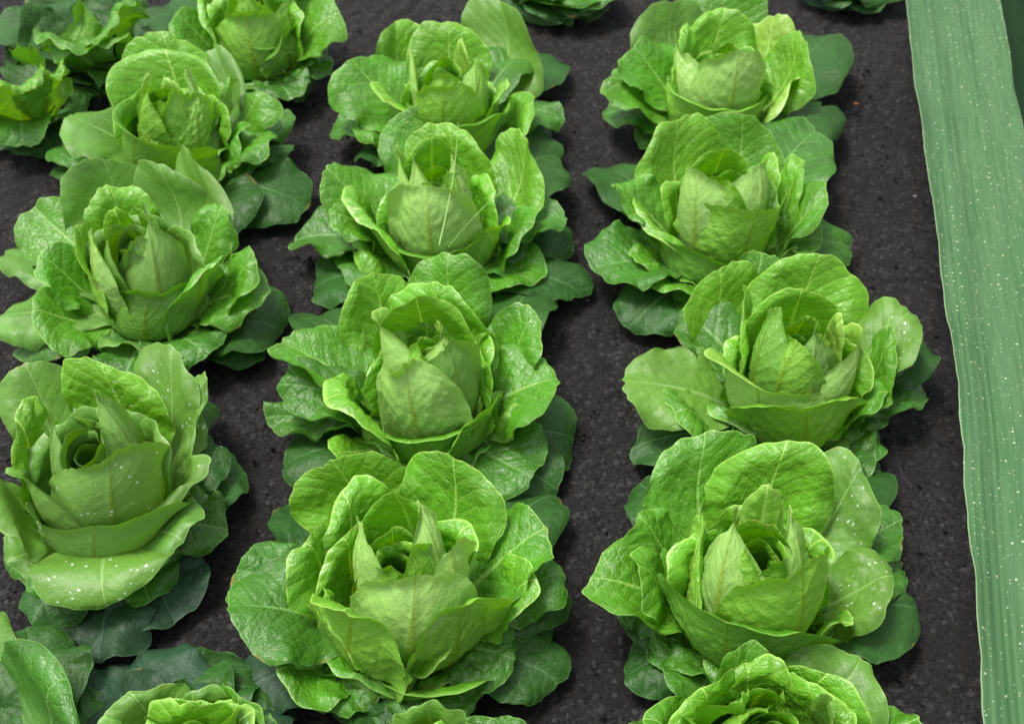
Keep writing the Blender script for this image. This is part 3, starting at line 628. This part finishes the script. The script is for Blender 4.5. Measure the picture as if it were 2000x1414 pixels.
h.leaf('o', 135, 1318, .105, 400, tone=3, e=-8, st=40, cup=14, c2=8, p=2.0, tw=0, yaw=0, vm=.5, b=.55, big=.0012, ruf=.003, az=38, bl=.0003, quilt=.1); h.leaf('g', 60, 1215, .03, 200, tone=4, **S_); h.leaf('g', -5, 1180, .045, 100, tone=5, e=-10, az=80, tw=0, ruf=.002, **S_)
h.leaf('g', 230, 1390, .02, 190, tone=4); h.leaf('g', 300, 1330, .012, 230, tone=6); h.leaf('g', 110, 1230, .03, 220, tone=4, az=60); h.leaf('g', 150, 1290, .02, 180, tone=6); h.leaf('o', 60, 1520, .05, 220, tone=4, **S_)

# cut by the top edge
h = Head('dull dark lettuce cut by the top edge between the middle and right rows', 1100, -170, .17)
h.leaf('m', 1105, 8, .06, 240, tone=3, e=40, bl=.0006, lip=.004); h.leaf('o', 1200, 0, .05, 150, tone=3, **S_); h.leaf('g', 1020, 30, .02, 190, tone=4); h.leaf('g', 1185, 28, .015, 90, tone=4, **S_); h.leaf('o', 1000, -20, .06, 200, tone=3)
h.leaf('g', 1080, 45, .015, 150, tone=4)
h.fill(.95, 71, tones=(1, 2, 3, 4), ruf=.003, **S_)
h = Head('dark lettuce barely showing at the top edge beside the broad leek leaf', 1690, -190, .17)
h.leaf('o', 1690, -5, .04, 220, tone=4, e=10, **S_); h.leaf('g', 1640, 20, .012, 160, tone=6); h.leaf('o', 1610, -20, .04, 170, tone=4); h.leaf('g', 1750, 5, .03, 160, tone=4)
h.fill(.9, 72, tones=(1, 2, 3, 4), ruf=.003, **S_)
# upright plants in the top left corner
h = Head('plant in the top left corner with crumpled light green leaves at its top', 165, 30, .12, name='leafy_plant', cat='plant', group='upright leafy plants in the top left corner')
h.leaf('o', 240, 28, .15, 180, tone=2, e=10, ruf=.014, jag=.06); h.leaf('o', 120, 100, .14, 170, tone=2, e=-10, ruf=.015, jag=.07); h.leaf('m', 160, 0, .14, 150, tone=2, e=60, ruf=.012, jag=.05)
h.leaf('o', 185, 92, .13, 170, tone=2, e=0, ruf=.012, jag=.05); h.leaf('o', 55, 60, .09, 170, tone=4, e=20, bl=.0005); h.leaf('m', 255, 85, .07, 150, tone=3, e=30); h.leaf('m', 40, 10, .12, 170, tone=4, e=60, bl=.0005)
h.leaf('o', 230, 150, .04, 160, tone=4); h.leaf('o', 130, 170, .04, 170, tone=4); h.leaf('o', 300, 20, .06, 190, tone=4); h.leaf('o', 330, 60, .04, 180, tone=4, **S_); h.leaf('m', 100, -30, .10, 200, tone=4, e=50, **S_); h.leaf('o', 90, 190, .03, 190, tone=3, **S_); h.leaf('o', 285, 130, .06, 180, tone=3, **S_); h.leaf('o', 10, 20, .09, 230, tone=4, **S_); h.leaf('o', 290, 90, .07, 210, tone=4, **S_); h.leaf('g', 110, 150, .05, 220, tone=4, **S_); h.leaf('g', 210, 170, .035, 200, tone=6, **S_); h.leaf('o', 25, 75, .06, 170, tone=3, **S_); h.leaf('o', 200, 130, .07, 170, tone=4, **S_); h.leaf('m', 230, -30, .1, 170, tone=4); h.leaf('g', 200, 190, .02, 160, tone=4)
h = Head('plant on the left edge with crumpled yellow-green top and smooth hanging leaf', 25, 120, .12, name='leafy_plant', cat='plant', group='upright leafy plants in the top left corner')
h.leaf('o', 25, 180, .14, 150, tone=1, e=-20, ruf=.014, jag=.07); h.leaf('o', 105, 150, .13, 130, tone=1, e=-5, ruf=.012, jag=.07); h.leaf('m', 10, 100, .14, 120, tone=1, e=50, ruf=.012, jag=.06)
h.leaf('o', 48, 290, .045, 160, tone=3, e=-50, cup=45, c2=45, bl=.0003, st=60, lip=0, ruf=.002); h.leaf('o', 115, 235, .05, 180, tone=3, **S_); h.leaf('g', 105, 300, .02, 190, tone=4, **S_); h.leaf('g', 30, 300, .015, 170, tone=6, **S_); h.leaf('g', -10, 270, .03, 170, tone=4); h.leaf('g', 140, 240, .02, 150, tone=4)
h.leaf('o', 75, 60, .08, 150, tone=4, e=20, bl=.0005); h.leaf('o', -20, 200, .06, 150, tone=4)
# ---------------- leek leaves on the right ----------------
def leek_mat():
    g = NT('leek_skin'); uv = g.n('ShaderNodeAttribute', attribute_name='leafdat'); sp = g.n('ShaderNodeSeparateXYZ'); g.l(uv.outputs['Vector'], sp.inputs[0]); P = uv.outputs['Vector']
    mp = g.n('ShaderNodeMapping'); mp.inputs['Scale'].default_value = (260, 9, 1); g.l(P, mp.inputs[0])
    n1 = g.n('ShaderNodeTexNoise', i_Scale=1., i_Detail=4., i_Roughness=.7); g.l(mp.outputs[0], n1.inputs['Vector'])
    mp2 = g.n('ShaderNodeMapping'); mp2.inputs['Scale'].default_value = (40, 7, 1); g.l(P, mp2.inputs[0])
    n2 = g.n('ShaderNodeTexNoise', i_Scale=1., i_Detail=3.); g.l(mp2.outputs[0], n2.inputs['Vector'])
    c = g.mix(g.ramp(n1.outputs[0], .3, .7), (.036, .104, .035), (.064, .152, .054))
    c = g.mix(g.math('MULTIPLY', g.ramp(n2.outputs[0], .35, .65), .4), c, (.074, .150, .064))
    dots = 0
    h = g.math('MULTIPLY', n1.outputs[0], .8)
    for scale, cut, rr in ((300., .86, .26), (120., .82, .20)):
        v = g.n('ShaderNodeTexVoronoi', i_Scale=scale); v.voronoi_dimensions = '2D'; g.l(P, v.inputs['Vector'])
        sc_ = g.n('ShaderNodeSeparateColor'); g.l(v.outputs['Color'], sc_.inputs[0])
        rad = g.ramp(sc_.outputs[1], 0, 1, .12, rr)
        d = g.ramp(g.math('DIVIDE', v.outputs['Distance'], rad), .6, 1., 1, 0); d = g.math('MULTIPLY', d, g.ramp(sc_.outputs[0], cut, cut + .03, 0, 1))
        c = g.mix(g.math('MULTIPLY', d, .55), c, g.mix(sc_.outputs[2], (.45, .62, .44), (.60, .62, .34)))
        h = g.math('ADD', h, d)
    e = g.ramp(sp.outputs[2], 0, .0014, .45, 0); c = g.mix(e, c, (.42, .55, .30))
    bp = g.n('ShaderNodeBump', i_Strength=.5, i_Distance=.0012); g.l(h, bp.inputs['Height'])
    pr = g.n('ShaderNodeBsdfPrincipled'); g.l(c, pr.inputs['Base Color']); g.l(bp.outputs[0], pr.inputs['Normal']); pr.inputs['Roughness'].default_value = .55; pr.inputs['Specular IOR Level'].default_value = .3
    o = g.n('ShaderNodeOutputMaterial'); g.l(pr.outputs[0], o.inputs[0]); return g.m
LM = leek_mat()
def leek(pts, seed, label, mat):
    """pts: (left edge px, right edge px, py, z) rows of a long flat blade"""
    A = []; 
    for (xl, xr, py, z) in pts:
        a, _ = at(xl, py, z); b, _ = at(xr, py, z + .006); A.append(np.r_[a, b])
    A = np.array(A); n = 160; s = np.linspace(0, 1, len(A)); q = np.linspace(0, 1, n)
    B = np.stack([np.interp(q, s, A[:, i]) for i in range(6)], 1)
    ker = np.ones(13) / 13
    for i in range(6): B[:, i] = np.convolve(np.pad(B[:, i], 6, mode='reflect', reflect_type='odd'), ker, 'valid')
    k = np.linspace(0, 1, 61); Lw = B[:, :3]; Rw = B[:, 3:]
    G = Lw[:, None] * (1 - k[None, :, None]) + Rw[:, None] * k[None, :, None]
    Wm = np.linalg.norm(Rw - Lw, axis=1)[:, None]; x = (k[None, :] - .5) * Wm; arc = np.r_[0, np.cumsum(np.linalg.norm(np.diff((Lw + Rw) / 2, axis=0), axis=1))][:, None] + 0 * x
    G[..., 2] += -.012 * (1 - (2 * k[None] - 1) ** 2) + snoise(x * 30, arc * 12, seed) * .0012 + .0006 * snoise(x * 700, arc * 3, seed + 1, 8) + .0016 * np.sin(x * 150 + np.sin(arc * 6))
    ew = snoise(arc * 60, arc * 0, seed + 2) * .0010 + snoise(arc * 190, arc * 0, seed + 6) * .0004
    G[..., 0] += ew * (np.abs(2 * k[None] - 1) ** 8) ; G[..., 2] += .004 * snoise(arc * 20, arc * 0 + np.sign(x), seed + 3) * np.abs(2 * k[None] - 1) ** 4
    # underside, so the blade has thickness
    th = np.zeros_like(G); th[..., 2] = -.0012
    Vv = np.concatenate([G.reshape(-1, 3), (G + th).reshape(-1, 3)]); ix = np.arange(n * 61).reshape(n, 61); o = n * 61
    F = np.stack([ix[:-1, :-1], ix[:-1, 1:], ix[1:, 1:], ix[1:, :-1]], -1).reshape(-1, 4); F2 = F[:, ::-1] + o
    e = []
    for a, b in ((ix[:-1, 0], ix[1:, 0]), (ix[1:, -1], ix[:-1, -1]), (ix[0, 1:], ix[0, :-1]), (ix[-1, :-1], ix[-1, 1:])): e.append(np.stack([a, b, b + o, a + o], -1))
    F = np.concatenate([F, F2] + e)
    rim = np.clip((.5 - np.abs(k - .5))[None] * Wm, 0, 1)
    dat = np.stack([x, arc, rim], -1).reshape(-1, 3); dat = np.r_[dat, dat]
    c = Vv.mean(0); c[2] = 0
    ob = link('leek_leaf', mk_mesh('leek_leaf', Vv - c, dat[:, :2], dat, F), mat); ob.location = c
    ob['label'] = label; ob['category'] = 'leaf'; return ob
Z0, Z1 = .20, .26
edge = [(1752, 1930, -160), (1768, 1955, 0), (1792, 1988, 200), (1822, 2022, 400), (1843, 2050, 560), (1862, 2075, 700), (1882, 2100, 850), (1885, 2112, 960), (1896, 2125, 1080), (1908, 2145, 1250), (1924, 2170, 1420), (1945, 2195, 1600)]
leek([(a, b, y, Z0 + (Z1 - Z0) * i / 11) for i, (a, b, y) in enumerate(edge)], 5, 'long broad blue-green leek leaf with pale specks running down the right side', LM)
dg = NT('dark_blade_skin'); dp = dg.n('ShaderNodeBsdfPrincipled'); dn = dg.n('ShaderNodeTexNoise', i_Scale=40.); dg.l(dg.mix(dn.outputs[0], (.004, .018, .005), (.012, .040, .012)), dp.inputs['Base Color']); dp.inputs['Roughness'].default_value = .7; dp.inputs['Specular IOR Level'].default_value = .12
do = dg.n('ShaderNodeOutputMaterial'); dg.l(dp.outputs[0], do.inputs[0]); dk = dg.m
leek([(1925, 2120, -150, .10), (1945, 2130, 0, .10), (1968, 2160, 120, .09), (1990, 2190, 260, .08), (2040, 2220, 420, .05)], 9, 'dark green blade behind the speckled leek leaf at the top right corner', dk)

# ---------------- small things ----------------
def stalk(p0, p1, w, label, col, sag=.0):
    a, m = at(*p0); b, _ = at(*p1); n = 24; vs = []; fs = []
    for i in range(n + 1):
        t = i / n; c = a * (1 - t) + b * t; c = c + np.array([math.sin(t * 2.6) * .006, 0, sag * math.sin(math.pi * t)]); r = w * (1 - .75 * t)
        for q in range(6): an = q * math.pi / 3; vs.append(c + np.array([math.cos(an) * r, math.sin(an) * r * .5, math.sin(an) * r * .6]))
    for i in range(n):
        for q in range(6): fs.append([i * 6 + q, i * 6 + (q + 1) % 6, (i + 1) * 6 + (q + 1) % 6, (i + 1) * 6 + q])
    vs = np.array(vs); c = a.copy(); dat = np.zeros_like(vs)
    g = NT('dry_grass_skin'); pr = g.n('ShaderNodeBsdfPrincipled'); pr.inputs['Base Color'].default_value = (*col, 1); pr.inputs['Roughness'].default_value = .5
    o = g.n('ShaderNodeOutputMaterial'); g.l(pr.outputs[0], o.inputs[0])
    ob = link('grass_stalk', mk_mesh('grass_stalk', vs - c, dat[:, :2], dat, np.array(fs)), g.m); ob.location = c; ob['label'] = label; ob['category'] = 'grass stalk'; ob['group'] = 'grass stalks leaning over the lettuce'
stalk((858, 478, .135), (890, 240, .215), .0012, 'upright thin pale grass stalk standing in front of the lettuce heart', (.22, .40, .09))
stalk((876, 482, .13), (1022, 344, .185), .0009, 'thin pale grass stalk slanting up to the right across the lettuce', (.20, .38, .08), .016)

def crumb(px, py, r, col, name, label, cat, flat=.4, seed=1, group=None):
    c, _ = at(px, py, .004); rs = np.random.RandomState(seed); n = 10; m = 6; vs = []; fs = []
    for i in range(m + 1):
        for k in range(n):
            th = math.pi * i / m; ph = 2 * math.pi * k / n; q = r * (1 + .25 * math.sin(3 * ph + seed) * math.sin(th) + rs.uniform(-.12, .12) * math.sin(th))
            vs.append([q * math.sin(th) * math.cos(ph), q * .7 * math.sin(th) * math.sin(ph), q * flat * (math.cos(th))])
    for i in range(m):
        for k in range(n): fs.append([i * n + k, (i + 1) * n + k, (i + 1) * n + (k + 1) % n, i * n + (k + 1) % n])
    vs = np.array(vs); g = NT(name + '_skin'); pr = g.n('ShaderNodeBsdfPrincipled'); nz = g.n('ShaderNodeTexNoise', i_Scale=300.)
    cc = g.mix(nz.outputs[0], tuple(x * .5 for x in col), tuple(x * 1.4 for x in col)); g.l(cc, pr.inputs['Base Color']); pr.inputs['Roughness'].default_value = .8
    o = g.n('ShaderNodeOutputMaterial'); g.l(pr.outputs[0], o.inputs[0])
    ob = link(name, mk_mesh(name, vs, vs[:, :2], vs, np.array(fs)), g.m); ob.location = c; ob['label'] = label; ob['category'] = cat
    if group: ob['group'] = group
crumb(1672, 203, .0042, (.30, .085, .02), 'dead_leaf_scrap', 'tiny orange brown leaf scrap lying on the bare soil at the upper right', 'leaf scrap', .35, 3)
crumb(1787, 383, .0030, (.26, .24, .22), 'straw_bit', 'tiny pale straw bit on the soil beside the speckled leek leaf', 'straw', .3, 5)
